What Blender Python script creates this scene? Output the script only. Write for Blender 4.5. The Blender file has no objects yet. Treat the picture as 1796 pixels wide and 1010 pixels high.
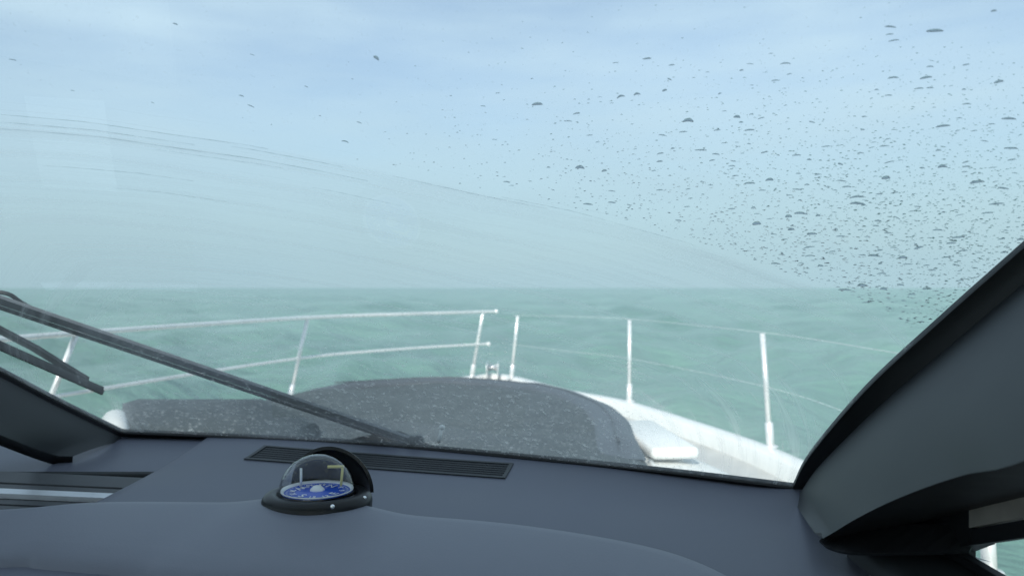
import bpy, bmesh, math, random
import numpy as np
from mathutils import Vector, Matrix, noise as mnoise

# ------------------------------------------------------------------ camera, sky, sun, exposure
SC = bpy.context.scene
COL = SC.collection
R = math.radians
ZC = 2.40                       # eye height above the sea; all z below are given relative to the eye
F = 1383.0                      # focal length in photograph pixels (1796 wide)
CX, CY = 898.0, 505.0

cam_d = bpy.data.cameras.new('camera')
cam_d.sensor_width = 36.0
cam_d.lens = 36.0 * F / 1796.0
cam_d.clip_start = 0.02
cam_d.clip_end = 60000
cam_d.dof.use_dof = True
cam_d.dof.focus_distance = 1.22
cam_d.dof.aperture_fstop = 5.0
cam = bpy.data.objects.new('camera', cam_d)
cam.location = (0, 0, ZC)
cam.rotation_euler = (R(90), 0, 0)
COL.objects.link(cam)
SC.camera = cam

SUN_EL, SUN_AZ = 34.0, 14.0     # sun behind the camera, a little to the left
S = Vector((-math.sin(R(SUN_AZ)) * math.cos(R(SUN_EL)), -math.cos(R(SUN_AZ)) * math.cos(R(SUN_EL)), math.sin(R(SUN_EL))))
world = bpy.data.worlds.new('World')
SC.world = world
world.use_nodes = True
wn, wl = world.node_tree.nodes, world.node_tree.links
wn.clear()
w_out = wn.new('ShaderNodeOutputWorld')
w_bg = wn.new('ShaderNodeBackground')
w_sky = wn.new('ShaderNodeTexSky')
w_sky.sky_type = 'NISHITA'
w_sky.sun_disc = False
w_sky.sun_elevation = R(SUN_EL)
w_sky.sun_rotation = math.atan2(S.x, S.y)
w_sky.air_density = 1.0
w_sky.dust_density = 0.7
w_sky.ozone_density = 1.0
w_bg.inputs['Strength'].default_value = 0.124
# thin high cloud: soft streaks, wider than tall
w_tc = wn.new('ShaderNodeTexCoord')
w_map = wn.new('ShaderNodeMapping')
w_map.inputs['Scale'].default_value = (1.5, 1.5, 8.0)
w_map.inputs['Rotation'].default_value = (0.05, 0.08, 0)
w_noise = wn.new('ShaderNodeTexNoise')
w_noise.inputs['Scale'].default_value = 1.7
w_noise.inputs['Detail'].default_value = 6
w_noise.inputs['Roughness'].default_value = 0.55
w_ramp = wn.new('ShaderNodeMapRange')
w_ramp.inputs['From Min'].default_value = 0.32
w_ramp.inputs['From Max'].default_value = 0.72
w_ramp.inputs['To Min'].default_value = 0.40
w_ramp.inputs['To Max'].default_value = 0.98
w_mix = wn.new('ShaderNodeMix')
w_mix.data_type = 'RGBA'
w_mix.inputs['B'].default_value = (4.5, 5.75, 6.6, 1)
wl.new(w_tc.outputs['Generated'], w_map.inputs['Vector'])
wl.new(w_map.outputs['Vector'], w_noise.inputs['Vector'])
wl.new(w_noise.outputs['Fac'], w_ramp.inputs['Value'])
wl.new(w_ramp.outputs['Result'], w_mix.inputs['Factor'])
wl.new(w_sky.outputs['Color'], w_mix.inputs['A'])
# sea haze: the sky pales evenly towards the horizon, all the way round
w_sep = wn.new('ShaderNodeSeparateXYZ')
w_hz = wn.new('ShaderNodeMapRange')
w_hz.interpolation_type = 'SMOOTHSTEP'
w_hz.inputs['From Min'].default_value = 0.30
w_hz.inputs['From Max'].default_value = 0.0
w_hz.inputs['To Min'].default_value = 0.0
w_hz.inputs['To Max'].default_value = 0.93
w_mix2 = wn.new('ShaderNodeMix')
w_mix2.data_type = 'RGBA'
w_mix2.inputs['B'].default_value = (3.2, 4.5, 5.0, 1)
wl.new(w_tc.outputs['Generated'], w_sep.inputs['Vector'])
wl.new(w_sep.outputs['Z'], w_hz.inputs['Value'])
wl.new(w_hz.outputs['Result'], w_mix2.inputs['Factor'])
wl.new(w_mix.outputs['Result'], w_mix2.inputs['A'])
wl.new(w_mix2.outputs['Result'], w_bg.inputs['Color'])
wl.new(w_bg.outputs['Background'], w_out.inputs['Surface'])

sun_d = bpy.data.lights.new('sun', 'SUN')
sun_d.energy = 4.6
sun_d.angle = R(1.5)
sun_d.color = (1.0, 0.95, 0.87)
sun = bpy.data.objects.new('sun', sun_d)
sun.rotation_euler = S.to_track_quat('Z', 'Y').to_euler()
COL.objects.link(sun)

SC.view_settings.view_transform = 'Standard'
SC.view_settings.look = 'None'
SC.view_settings.exposure = 0.38
SC.view_settings.gamma = 1.0
SC.view_settings.use_curve_mapping = False
SC.render.engine = 'CYCLES'
SC.cycles.use_denoising = True
SC.cycles.max_bounces = 12
SC.cycles.transparent_max_bounces = 16
SC.cycles.caustics_reflective = False
SC.cycles.caustics_refractive = False

rng = random.Random(7)

# ------------------------------------------------------------------ materials
def new_mat(name):
    m = bpy.data.materials.new(name)
    m.use_nodes = True
    nt = m.node_tree
    return m, nt.nodes, nt.links, nt.nodes['Principled BSDF']

def pmat(name, col, rough=0.5, metal=0.0, spec=0.5, bump=None, var=None, coat=0.0):
    """Principled material; bump=(scale,strength,distance), var=(scale,amount) mottles the colour and the gloss."""
    m, n, l, p = new_mat(name)
    p.inputs['Base Color'].default_value = (*col, 1)
    p.inputs['Roughness'].default_value = rough
    p.inputs['Metallic'].default_value = metal
    p.inputs['Specular IOR Level'].default_value = spec
    p.inputs['Coat Weight'].default_value = coat
    tc = n.new('ShaderNodeTexCoord')
    if bump:
        nz = n.new('ShaderNodeTexNoise')
        nz.inputs['Scale'].default_value = bump[0]
        nz.inputs['Detail'].default_value = 5
        b = n.new('ShaderNodeBump')
        b.inputs['Strength'].default_value = bump[1]
        b.inputs['Distance'].default_value = bump[2]
        l.new(tc.outputs['Object'], nz.inputs['Vector'])
        l.new(nz.outputs['Fac'], b.inputs['Height'])
        l.new(b.outputs['Normal'], p.inputs['Normal'])
    if var:
        nz2 = n.new('ShaderNodeTexNoise')
        nz2.inputs['Scale'].default_value = var[0]
        nz2.inputs['Detail'].default_value = 6
        mr = n.new('ShaderNodeMapRange')
        mr.inputs['From Min'].default_value = 0.3
        mr.inputs['From Max'].default_value = 0.7
        mr.inputs['To Min'].default_value = 1 - var[1]
        mr.inputs['To Max'].default_value = 1 + var[1]
        mx = n.new('ShaderNodeVectorMath')
        mx.operation = 'SCALE'
        mx.inputs[0].default_value = col
        l.new(tc.outputs['Object'], nz2.inputs['Vector'])
        l.new(nz2.outputs['Fac'], mr.inputs['Value'])
        l.new(mr.outputs['Result'], mx.inputs['Scale'])
        l.new(mx.outputs['Vector'], p.inputs['Base Color'])
        rr = n.new('ShaderNodeMapRange')
        rr.inputs['To Min'].default_value = max(0.02, rough - 0.08)
        rr.inputs['To Max'].default_value = min(1, rough + 0.08)
        l.new(nz2.outputs['Fac'], rr.inputs['Value'])
        l.new(rr.outputs['Result'], p.inputs['Roughness'])
    return m

M = {}
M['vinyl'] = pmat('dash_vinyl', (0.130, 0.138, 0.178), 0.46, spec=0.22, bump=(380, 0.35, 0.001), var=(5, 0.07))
M['lit_brow_vinyl'] = pmat('lit_brow_vinyl', (0.185, 0.195, 0.240), 0.44, spec=0.28, bump=(380, 0.35, 0.001), var=(6, 0.06))  # dash vinyl in a paler copy: the brow's extra light is in the colour
M['trim'] = pmat('pillar_trim', (0.036, 0.040, 0.044), 0.50, spec=0.25, bump=(500, 0.1, 0.001), var=(4, 0.08))
M['black'] = pmat('black_rubber', (0.006, 0.007, 0.009), 0.6, var=(30, 0.2))
M['black_plastic'] = pmat('black_plastic', (0.014, 0.015, 0.017), 0.34, spec=0.25, bump=(800, 0.05, 0.001))
M['vent_dark'] = pmat('vent_dark', (0.014, 0.017, 0.022), 0.6)
M['gelcoat'] = pmat('white_gelcoat', (0.78, 0.79, 0.77), 0.28, var=(3, 0.04))
M['nonskid'] = pmat('nonskid_white', (0.80, 0.81, 0.79), 0.6, bump=(160, 0.7, 0.01), var=(60, 0.12))
M['sidedeck'] = pmat('grey_side_deck', (0.50, 0.50, 0.48), 0.6, bump=(120, 0.5, 0.01), var=(9, 0.1))
M['steel'] = pmat('stainless', (0.86, 0.86, 0.85), 0.28, metal=0.5, var=(8, 0.05))
M['chrome'] = pmat('chrome', (0.85, 0.85, 0.86), 0.12, metal=1.0)
M['slat_grey'] = pmat('slat_grey', (0.075, 0.08, 0.088), 0.45, var=(20, 0.15))
M['alu'] = pmat('aluminium_strip', (0.72, 0.74, 0.78), 0.35, metal=0.35, var=(30, 0.06))
M['headliner'] = pmat('headliner', (0.60, 0.60, 0.58), 0.8, bump=(300, 0.2, 0.002))
M['white_ink'] = pmat('white_ink', (0.93, 0.93, 0.93), 0.5)
M['card_blue'] = pmat('card_blue', (0.025, 0.11, 0.62), 0.45)
M['yellow'] = pmat('yellow_pin', (0.72, 0.62, 0.22), 0.4)
M['wiper'] = pmat('wiper_black', (0.022, 0.024, 0.027), 0.45, var=(40, 0.25))
M['wiper_arm'] = pmat('wiper_arm_grey', (0.15, 0.16, 0.17), 0.4, var=(40, 0.2))
M['wood'] = pmat('bleached_teak_trim', (0.34, 0.31, 0.28), 0.4, var=(14, 0.2))
M['paper'] = pmat('paper', (0.80, 0.80, 0.77), 0.7, var=(12, 0.04))

def sunpad_mat():
    m, n, l, p = new_mat('wet_grey_sunpad')
    tc = n.new('ShaderNodeTexCoord')
    nz = n.new('ShaderNodeTexNoise'); nz.inputs['Scale'].default_value = 6; nz.inputs['Detail'].default_value = 6
    vo = n.new('ShaderNodeTexVoronoi'); vo.inputs['Scale'].default_value = 52; vo.feature = 'F1'
    vo2 = n.new('ShaderNodeTexNoise'); vo2.inputs['Scale'].default_value = 17; vo2.inputs['Detail'].default_value = 3
    drop = n.new('ShaderNodeMapRange'); drop.inputs['From Min'].default_value = 0.36; drop.inputs['From Max'].default_value = 0.10
    dens = n.new('ShaderNodeMapRange'); dens.inputs['From Min'].default_value = 0.38; dens.inputs['From Max'].default_value = 0.60
    mul = n.new('ShaderNodeMath'); mul.operation = 'MULTIPLY'
    ramp = n.new('ShaderNodeValToRGB')
    ramp.color_ramp.elements[0].position = 0.3; ramp.color_ramp.elements[0].color = (0.026, 0.033, 0.034, 1)
    ramp.color_ramp.elements[1].position = 0.75; ramp.color_ramp.elements[1].color = (0.048, 0.060, 0.061, 1)
    mix = n.new('ShaderNodeMix'); mix.data_type = 'RGBA'
    mix.inputs['B'].default_value = (0.26, 0.29, 0.30, 1)
    for a in (nz, vo, vo2):
        l.new(tc.outputs['Object'], a.inputs['Vector'])
    l.new(vo.outputs['Distance'], drop.inputs['Value'])
    l.new(vo2.outputs['Fac'], dens.inputs['Value'])
    l.new(drop.outputs['Result'], mul.inputs[0]); l.new(dens.outputs['Result'], mul.inputs[1])
    l.new(nz.outputs['Fac'], ramp.inputs['Fac'])
    l.new(ramp.outputs['Color'], mix.inputs['A'])
    l.new(mul.outputs['Value'], mix.inputs['Factor'])
    l.new(mix.outputs['Result'], p.inputs['Base Color'])
    p.inputs['Roughness'].default_value = 0.55
    b = n.new('ShaderNodeBump'); b.inputs['Strength'].default_value = 0.4; b.inputs['Distance'].default_value = 0.01
    l.new(nz.outputs['Fac'], b.inputs['Height']); l.new(b.outputs['Normal'], p.inputs['Normal'])
    return m
M['sunpad'] = sunpad_mat()
M['bolster'] = pmat('bolster_vinyl', (0.062, 0.072, 0.084), 0.42, bump=(40, 0.2, 0.005), var=(5, 0.15))

def sea_mat():
    m, n, l, p = new_mat('sea_water')
    tc = n.new('ShaderNodeTexCoord')
    mp = n.new('ShaderNodeMapping'); mp.inputs['Scale'].default_value = (0.5, 1.0, 1.0); mp.inputs['Rotation'].default_value = (0, 0, 0.25)
    n1 = n.new('ShaderNodeTexNoise'); n1.inputs['Scale'].default_value = 0.7; n1.inputs['Detail'].default_value = 7; n1.inputs['Roughness'].default_value = 0.6
    n2 = n.new('ShaderNodeTexNoise'); n2.inputs['Scale'].default_value = 0.06; n2.inputs['Detail'].default_value = 4
    b = n.new('ShaderNodeBump'); b.inputs['Strength'].default_value = 1.0; b.inputs['Distance'].default_value = 0.45
    ramp = n.new('ShaderNodeValToRGB')
    ramp.color_ramp.elements[0].position = 0.35; ramp.color_ramp.elements[0].color = (0.110, 0.220, 0.185, 1)
    ramp.color_ramp.elements[1].position = 0.65; ramp.color_ramp.elements[1].color = (0.195, 0.335, 0.285, 1)
    l.new(tc.outputs['Object'], mp.inputs['Vector'])
    l.new(mp.outputs['Vector'], n1.inputs['Vector']); l.new(mp.outputs['Vector'], n2.inputs['Vector'])
    l.new(n1.outputs['Fac'], b.inputs['Height'])
    l.new(b.outputs['Normal'], p.inputs['Normal'])
    l.new(n2.outputs['Fac'], ramp.inputs['Fac'])
    l.new(ramp.outputs['Color'], p.inputs['Base Color'])
    p.inputs['Roughness'].default_value = 0.22
    p.inputs['IOR'].default_value = 1.33
    return m
M['sea'] = sea_mat()

def clear_mat(name, tint, ior=1.5, boost=1.0):
    m, n, l, p = new_mat(name)
    n.remove(p)
    out = n['Material Output']
    tr = n.new('ShaderNodeBsdfTransparent'); tr.inputs['Color'].default_value = (*tint, 1)
    gl = n.new('ShaderNodeBsdfGlossy'); gl.inputs['Roughness'].default_value = 0.02
    fr = n.new('ShaderNodeFresnel'); fr.inputs['IOR'].default_value = ior
    # both ways through a thin sheet meet the air side first: use the outward face for the fresnel term
    ge = n.new('ShaderNodeNewGeometry')
    io = n.new('ShaderNodeMix'); io.data_type = 'FLOAT'
    io.inputs['A'].default_value = ior; io.inputs['B'].default_value = 1 / ior
    l.new(ge.outputs['Backfacing'], io.inputs['Factor']); l.new(io.outputs['Result'], fr.inputs['IOR'])
    mu = n.new('ShaderNodeMath'); mu.operation = 'MULTIPLY'; mu.use_clamp = True; mu.inputs[1].default_value = boost
    l.new(fr.outputs['Fac'], mu.inputs[0])
    mx = n.new('ShaderNodeMixShader')
    l.new(mu.outputs['Value'], mx.inputs['Fac']); l.new(tr.outputs['BSDF'], mx.inputs[1]); l.new(gl.outputs['BSDF'], mx.inputs[2])
    l.new(mx.outputs['Shader'], out.inputs['Surface'])
    return m, n, l, mx, out
M['dome'] = clear_mat('clear_dome', (0.93, 0.94, 0.95), 1.5, 1.3)[0]
M['side_glass'] = clear_mat('side_glass', (0.80, 0.84, 0.84), 1.5, 1.3)[0]

def windscreen_mat():
    m, n, l, mx, out = clear_mat('wet_windscreen', (0.90, 0.945, 0.955), 1.5, 1.9)
    def attr(nm):
        a = n.new('ShaderNodeAttribute'); a.attribute_name = nm; return a.outputs['Fac']
    def mr(src, a, b, c, d, smooth=True):
        r = n.new('ShaderNodeMapRange'); r.interpolation_type = 'SMOOTHSTEP' if smooth else 'LINEAR'
        r.inputs['From Min'].default_value = a; r.inputs['From Max'].default_value = b
        r.inputs['To Min'].default_value = c; r.inputs['To Max'].default_value = d
        l.new(src, r.inputs['Value']); return r.outputs['Result']
    def mth(op, a, b):
        k = n.new('ShaderNodeMath'); k.operation = op
        for i, v in enumerate((a, b)):
            if isinstance(v, (int, float)): k.inputs[i].default_value = v
            else: l.new(v, k.inputs[i])
        return k.outputs['Value']
    def noi(vec, scale, det=4, ro=0.55):
        z = n.new('ShaderNodeTexNoise'); z.inputs['Scale'].default_value = scale; z.inputs['Detail'].default_value = det
        z.inputs['Roughness'].default_value = ro; l.new(vec, z.inputs['Vector']); return z.outputs['Fac']
    wr, wt = attr('wipe_r'), attr('wipe_t')
    cv = n.new('ShaderNodeCombineXYZ'); l.new(mth('MULTIPLY', wr, 46.0), cv.inputs['X']); l.new(mth('MULTIPLY', wt, 1.6), cv.inputs['Y'])
    cv2 = n.new('ShaderNodeCombineXYZ'); l.new(mth('MULTIPLY', wr, 150.0), cv2.inputs['X']); l.new(mth('MULTIPLY', wt, 3.0), cv2.inputs['Y'])
    tc = n.new('ShaderNodeTexCoord')
    swept = mr(wr, 0.988, 1.004, 1.0, 0.0)
    streak = mr(noi(cv.outputs['Vector'], 1.0, 5, 0.6), 0.42, 0.72, 0.0, 1.0)
    fine = mr(noi(cv2.outputs['Vector'], 1.0, 3, 0.6), 0.55, 0.74, 0.0, 1.0)
    patch = mr(noi(tc.outputs['Object'], 3.1, 5), 0.35, 0.70, 0.0, 1.0)
    edge = mth('MULTIPLY', mr(wr, 0.93, 0.995, 0.0, 1.0), mr(wr, 0.996, 1.06, 1.0, 0.0))
    ridge = mth('MULTIPLY', edge, mth('ADD', 0.25, mth('MULTIPLY', fine, 0.9)))
    far = mr(wr, 0.30, 0.72, 0.0, 1.0)
    streak = mth('MULTIPLY', streak, far)
    fine = mth('MULTIPLY', fine, far)
    spray = mth('MULTIPLY', mr(noi(tc.outputs['Object'], 95.0, 2, 0.65), 0.56, 0.70, 0.0, 1.0), mr(wr, 0.34, 0.70, 1.0, 0.0))
    film_in = mth('ADD', 0.10, mth('ADD', mth('MULTIPLY', streak, 0.25), mth('ADD', mth('MULTIPLY', fine, 0.08), mth('MULTIPLY', patch, 0.09))))
    speck = mr(noi(tc.outputs['Object'], 120.0, 2, 0.7), 0.60, 0.78, 0.0, 1.0)
    clean = mr(wr, 1.10, 1.005, 1.0, 0.15)
    film_out = mth('ADD', 0.05, mth('ADD', mth('MULTIPLY', patch, 0.13), mth('MULTIPLY', speck, 0.12)))
    film_in = mth('ADD', film_in, mth('MULTIPLY', spray, 0.34))
    film_out = mth('MULTIPLY', film_out, clean)
    film = mth('ADD', mth('MULTIPLY', film_in, swept), mth('MULTIPLY', film_out, mth('SUBTRACT', 1.0, swept)))
    film = mth('ADD', film, mth('MULTIPLY', ridge, 0.22))
    tl = n.new('ShaderNodeBsdfTranslucent'); tl.inputs['Color'].default_value = (0.66, 0.68, 0.67, 1)
    df = n.new('ShaderNodeBsdfRefraction'); df.inputs['Color'].default_value = (0.95, 0.97, 0.97, 1); df.inputs['IOR'].default_value = 1.03; df.inputs['Roughness'].default_value = 0.75
    m2 = n.new('ShaderNodeMixShader'); m2.inputs['Fac'].default_value = 0.30
    l.new(tl.outputs['BSDF'], m2.inputs[1]); l.new(df.outputs['BSDF'], m2.inputs[2])
    m3 = n.new('ShaderNodeMixShader')
    l.new(film, m3.inputs['Fac']); l.new(mx.outputs['Shader'], m3.inputs[1]); l.new(m2.outputs['Shader'], m3.inputs[2])
    l.new(m3.outputs['Shader'], out.inputs['Surface'])
    return m
M['windscreen'] = windscreen_mat()

def water_mat(name, col):
    m, n, l, p = new_mat(name)
    n.remove(p)
    g = n.new('ShaderNodeBsdfGlass'); g.inputs['IOR'].default_value = 1.33; g.inputs['Roughness'].default_value = 0.0
    g.inputs['Color'].default_value = (*col, 1)
    l.new(g.outputs['BSDF'], n['Material Output'].inputs['Surface'])
    return m
M['water'] = water_mat('shade_tinted_rain_water', (0.68, 0.72, 0.73))  # clear drops tinted dark; the tint stands in for their refracted shade
M['clear_water'] = water_mat('clear_rain_water', (0.90, 0.92, 0.92))

# ------------------------------------------------------------------ geometry helpers (z relative to the eye)
def px(x, y, Y):
    """the point at depth Y seen at photograph pixel x, y"""
    return Vector(((x - CX) / F * Y, Y, (CY - y) / F * Y))

def px_z(x, y, z):
    Y = z * F / (CY - y)
    return px(x, y, Y)

def empty(name, loc, label=None, cat=None, group=None):
    o = bpy.data.objects.new(name, None)
    o.empty_display_size = 0.05
    COL.objects.link(o)
    o.location = (loc[0], loc[1], loc[2] + ZC)
    tag(o, label, cat, group)
    return o

def tag(o, label=None, cat=None, group=None, kind=None):
    if label: o['label'] = label
    if cat: o['category'] = cat
    if group: o['group'] = group
    if kind: o['kind'] = kind
    return o

def build(name, bm, mat, parent=None, origin=None, smooth=True, angle=None):
    """link a bmesh (eye-relative coordinates) as one object, its origin at the parent's or at `origin`"""
    if parent is not None:
        org = world_loc(parent)
    elif origin is not None:
        org = Vector(origin)
    else:
        org = Vector((0, 0, 0))
    bmesh.ops.recalc_face_normals(bm, faces=bm.faces)
    bm.transform(Matrix.Translation(-org))
    me = bpy.data.meshes.new(name)
    bm.to_mesh(me); bm.free()
    me.materials.append(M[mat])
    if smooth:
        for p in me.polygons: p.use_smooth = True
        if angle:
            try: me.set_sharp_from_angle(angle=R(angle))
            except Exception: pass
    o = bpy.data.objects.new(name, me)
    COL.objects.link(o)
    if parent is not None:
        o.parent = parent
    else:
        o.location = (org.x, org.y, org.z + ZC)
    return o

def world_loc(o):
    v = Vector((0, 0, 0))
    while o is not None:
        v += Vector(o.location); o = o.parent
    v.z -= ZC
    return v

def grid_faces(bm, rows, close_u=False, close_v=False):
    vs = [[bm.verts.new(p) for p in r] for r in rows]
    nr, nc = len(vs), len(vs[0])
    for i in range(nr - (0 if close_v else 1)):
        for j in range(nc - (0 if close_u else 1)):
            a, b = vs[i][j], vs[i][(j + 1) % nc]
            c, d = vs[(i + 1) % nr][(j + 1) % nc], vs[(i + 1) % nr][j]
            try: bm.faces.new((a, b, c, d))
            except ValueError: pass
    return vs

def catmull(pts, n=8):
    pts = [Vector(p) for p in pts]
    if len(pts) < 3:
        return [pts[0].lerp(pts[-1], i / n) for i in range(n + 1)]
    P = [2 * pts[0] - pts[1]] + pts + [2 * pts[-1] - pts[-2]]
    out = []
    for i in range(1, len(P) - 2):
        for k in range(n):
            t = k / n
            a, b, c, d = P[i - 1], P[i], P[i + 1], P[i + 2]
            out.append(0.5 * ((2 * b) + (c - a) * t + (2 * a - 5 * b + 4 * c - d) * t * t + (3 * b - a - 3 * c + d) * t ** 3))
    out.append(pts[-1])
    return out

def tube(bm, path, rad, seg=10, cap=True):
    path = [Vector(p) for p in path]
    rows = []
    prev = None
    for i, p in enumerate(path):
        t = (path[min(i + 1, len(path) - 1)] - path[max(i - 1, 0)]).normalized()
        ref = prev if prev is not None else (Vector((0, 0, 1)) if abs(t.z) < 0.9 else Vector((1, 0, 0)))
        a = t.cross(ref).normalized()
        b = a.cross(t).normalized()
        prev = b
        r = rad(i / (len(path) - 1)) if callable(rad) else rad
        rows.append([p + (a * math.cos(q) + b * math.sin(q)) * r for q in [2 * math.pi * k / seg for k in range(seg)]])
    vs = grid_faces(bm, rows, close_u=True)
    if cap:
        bm.faces.new(vs[0][::-1]); bm.faces.new(vs[-1])
    return vs

def box(bm, lo, hi, bev=0.0, seg=2, mat=None):
    b2 = bmesh.new()
    bmesh.ops.create_cube(b2, size=1.0)
    lo, hi = Vector(lo), Vector(hi)
    for v in b2.verts:
        v.co = Vector([(lo[k] + hi[k]) / 2 + v.co[k] * (hi[k] - lo[k]) for k in range(3)])
    if bev:
        bmesh.ops.bevel(b2, geom=b2.edges[:], offset=bev, segments=seg, affect='EDGES', profile=0.5)
    if mat is not None:
        b2.transform(mat)
    me = bpy.data.meshes.new('t'); b2.to_mesh(me); b2.free(); bm.from_mesh(me); bpy.data.meshes.remove(me)

def lathe(bm, prof, c=(0, 0, 0), seg=48, sx=1.0, sy=1.0, rot=0.0, loop=False):
    c = Vector(c); cr, sr = math.cos(rot), math.sin(rot)
    rows = []
    for r, z in prof:
        row = []
        for k in range(seg):
            q = 2 * math.pi * k / seg
            x, y = r * sx * math.cos(q), r * sy * math.sin(q)
            row.append(c + Vector((x * cr - y * sr, x * sr + y * cr, z)))
        rows.append(row)
    vs = grid_faces(bm, rows, close_u=True, close_v=loop)
    if not loop and prof[0][0] > 1e-6: bm.faces.new(vs[0][::-1])
    if not loop and prof[-1][0] > 1e-6: bm.faces.new(vs[-1])
    bmesh.ops.remove_doubles(bm, verts=bm.verts[:], dist=1e-6)
    return vs

def plate(bm, A, B, thick):
    """slab between two polylines A and B (same length), thickened along the mean normal"""
    A = [Vector(p) for p in A]; B = [Vector(p) for p in B]
    nrm = Vector((0, 0, 0))
    for i in range(len(A) - 1):
        nrm += (B[i] - A[i]).cross(A[i + 1] - A[i])
    nrm.normalize()
    if nrm.y > 0: nrm = -nrm
    off = -nrm * thick
    rows = [A, B, [p + off for p in B], [p + off for p in A]]
    vs = grid_faces(bm, rows, close_v=True)
    bm.faces.new([vs[k][0] for k in range(4)]); bm.faces.new([vs[k][-1] for k in range(4)][::-1])

# ------------------------------------------------------------------ the sea
def make_sea():
    radii = np.concatenate([np.geomspace(1.0, 400, 260), np.geomspace(430, 40000, 40)])
    # forward half densely, the rest coarsely
    th = np.concatenate([np.linspace(-1.0, 1.0, 360), np.linspace(1.06, 2 * math.pi - 1.06, 60)])
    rs, ts = np.meshgrid(radii, th, indexing='ij')
    X = rs * np.sin(ts); Yy = rs * np.cos(ts)
    Z = np.zeros_like(X)
    r2 = np.random.RandomState(3)
    for i in range(46):
        lam = 0.8 * (16.0 / 0.8) ** r2.rand()
        ang = R(100) + r2.randn() * 0.55
        k = 2 * math.pi / lam
        amp = 0.0120 * lam ** 0.80
        fade = np.clip(1.5 - rs / (lam * 24.0), 0, 1)
        Z += amp * fade * np.sin(k * (X * math.sin(ang) + Yy * math.cos(ang)) + r2.rand() * 6.28 + 0.6 * np.sin(0.11 * X + i))
    nr, nt = X.shape
    V = np.stack([X, Yy, Z], -1).reshape(-1, 3)
    idx = np.arange(nr * nt).reshape(nr, nt)
    a = idx[:-1, :]; b = idx[1:, :]
    quads = np.stack([a, b, np.roll(b, -1, 1), np.roll(a, -1, 1)], -1).reshape(-1, 4)
    faces = quads[:, ::-1].tolist()
    faces.append(idx[0, :].tolist())
    me = bpy.data.meshes.new('sea')
    me.from_pydata(V.tolist(), [], faces)
    me.update()
    for p in me.polygons: p.use_smooth = True
    bm = bmesh.new(); bm.from_mesh(me); bmesh.ops.recalc_face_normals(bm, faces=bm.faces)
    if sum(f.normal.z for f in list(bm.faces)[:50]) < 0:
        bmesh.ops.reverse_faces(bm, faces=bm.faces)
    bm.to_mesh(me); bm.free()
    me.materials.append(M['sea'])
    o = bpy.data.objects.new('sea', me)
    COL.objects.link(o)
    tag(o, 'calm hazy pale teal sea reaching the horizon', kind='structure')
make_sea()

# ------------------------------------------------------------------ windscreen surface (a raked, curved sheet)
BX = np.array([-0.963, -0.285, 0.334, 0.505]); BY = np.array([1.95, 1.81, 1.532, 1.42])
PB = np.polyfit(BX, BY, 2)
ZB = -0.36
def glass_base(s):
    return float(np.polyval(PB, s))
def glass_D(s):
    k = (s + 0.963) / 1.468
    return (-0.58 + k * 0.852, -1.60 + k * 0.458)
def glass(s, t):
    dx, dy = glass_D(s)
    return Vector((s + dx * t, glass_base(s) + dy * t, ZB + t))
def glass_st(x, y):
    u, v = (x - CX) / F, (CY - y) / F
    def f(s):
        dx, dy = glass_D(s)
        by = glass_base(s)
        t = (v * by - ZB) / (1 - v * dy)
        return (s + dx * t) - u * (by + dy * t), t
    lo, hi = -2.2, 1.4
    for _ in range(60):
        mid = (lo + hi) / 2
        if f(mid)[0] > 0: hi = mid
        else: lo = mid
    s = (lo + hi) / 2
    return s, f(s)[1]
def glass_frame(s, t):
    e = 1e-4
    a = (glass(s + e, t) - glass(s - e, t)).normalized()
    b = (glass(s, t + e) - glass(s, t - e)).normalized()
    nn = a.cross(b).normalized()
    if nn.z < 0: nn = -nn          # outward: forward and up
    b = nn.cross(a).normalized()
    if b.z < 0: b = -b
    return a, b, nn
def on_glass(x, y, off=0.0):
    s, t = glass_st(x, y)
    p = glass(s, t)
    return p + glass_frame(s, t)[2] * off
# flat (unrolled) coordinates of the sheet, for the wiper's fan
def unroll(s, t):
    dx, dy = glass_D(s)
    return (s + dx * t + 0.06 * t, t * math.sqrt(1 + dy * dy))
PIV = unroll(*glass_st(745, 783))
ARC = [(-400, 196), (-150, 194), (0, 202), (150, 215), (300, 237), (430, 255), (560, 279), (700, 309), (850, 342), (1000, 372), (1200, 425), (1360, 480), (1480, 520), (1560, 556), (1640, 640)]
_arc = []
for q in ARC:
    a, b = unroll(*glass_st(*q))
    _arc.append((math.atan2(b - PIV[1], a - PIV[0]), math.hypot(a - PIV[0], b - PIV[1])))
_arc.sort()
ARC_T = np.array([q[0] for q in _arc]); ARC_R = np.array([q[1] for q in _arc])
def wipe(s, t):
    a, b = unroll(s, t)
    th = math.atan2(b - PIV[1], a - PIV[0])
    rr = math.hypot(a - PIV[0], b - PIV[1])
    return rr / float(np.interp(th, ARC_T, ARC_R)), th

EDGE_R = [(1380, 868), (1391, 853), (1420, 798), (1517, 683), (1647, 562), (1796, 430), (1960, 285), (2150, 110), (2300, -40)]
EDGE_L = [(225, 764), (215, 758), (100, 702), (0, 650), (-200, 548), (-500, 395), (-900, 190)]
EDGE_B = [(205, 756), (215, 757), (450, 767), (680, 780), (1000, 809), (1200, 830), (1392, 854), (1402, 855)]

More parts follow.
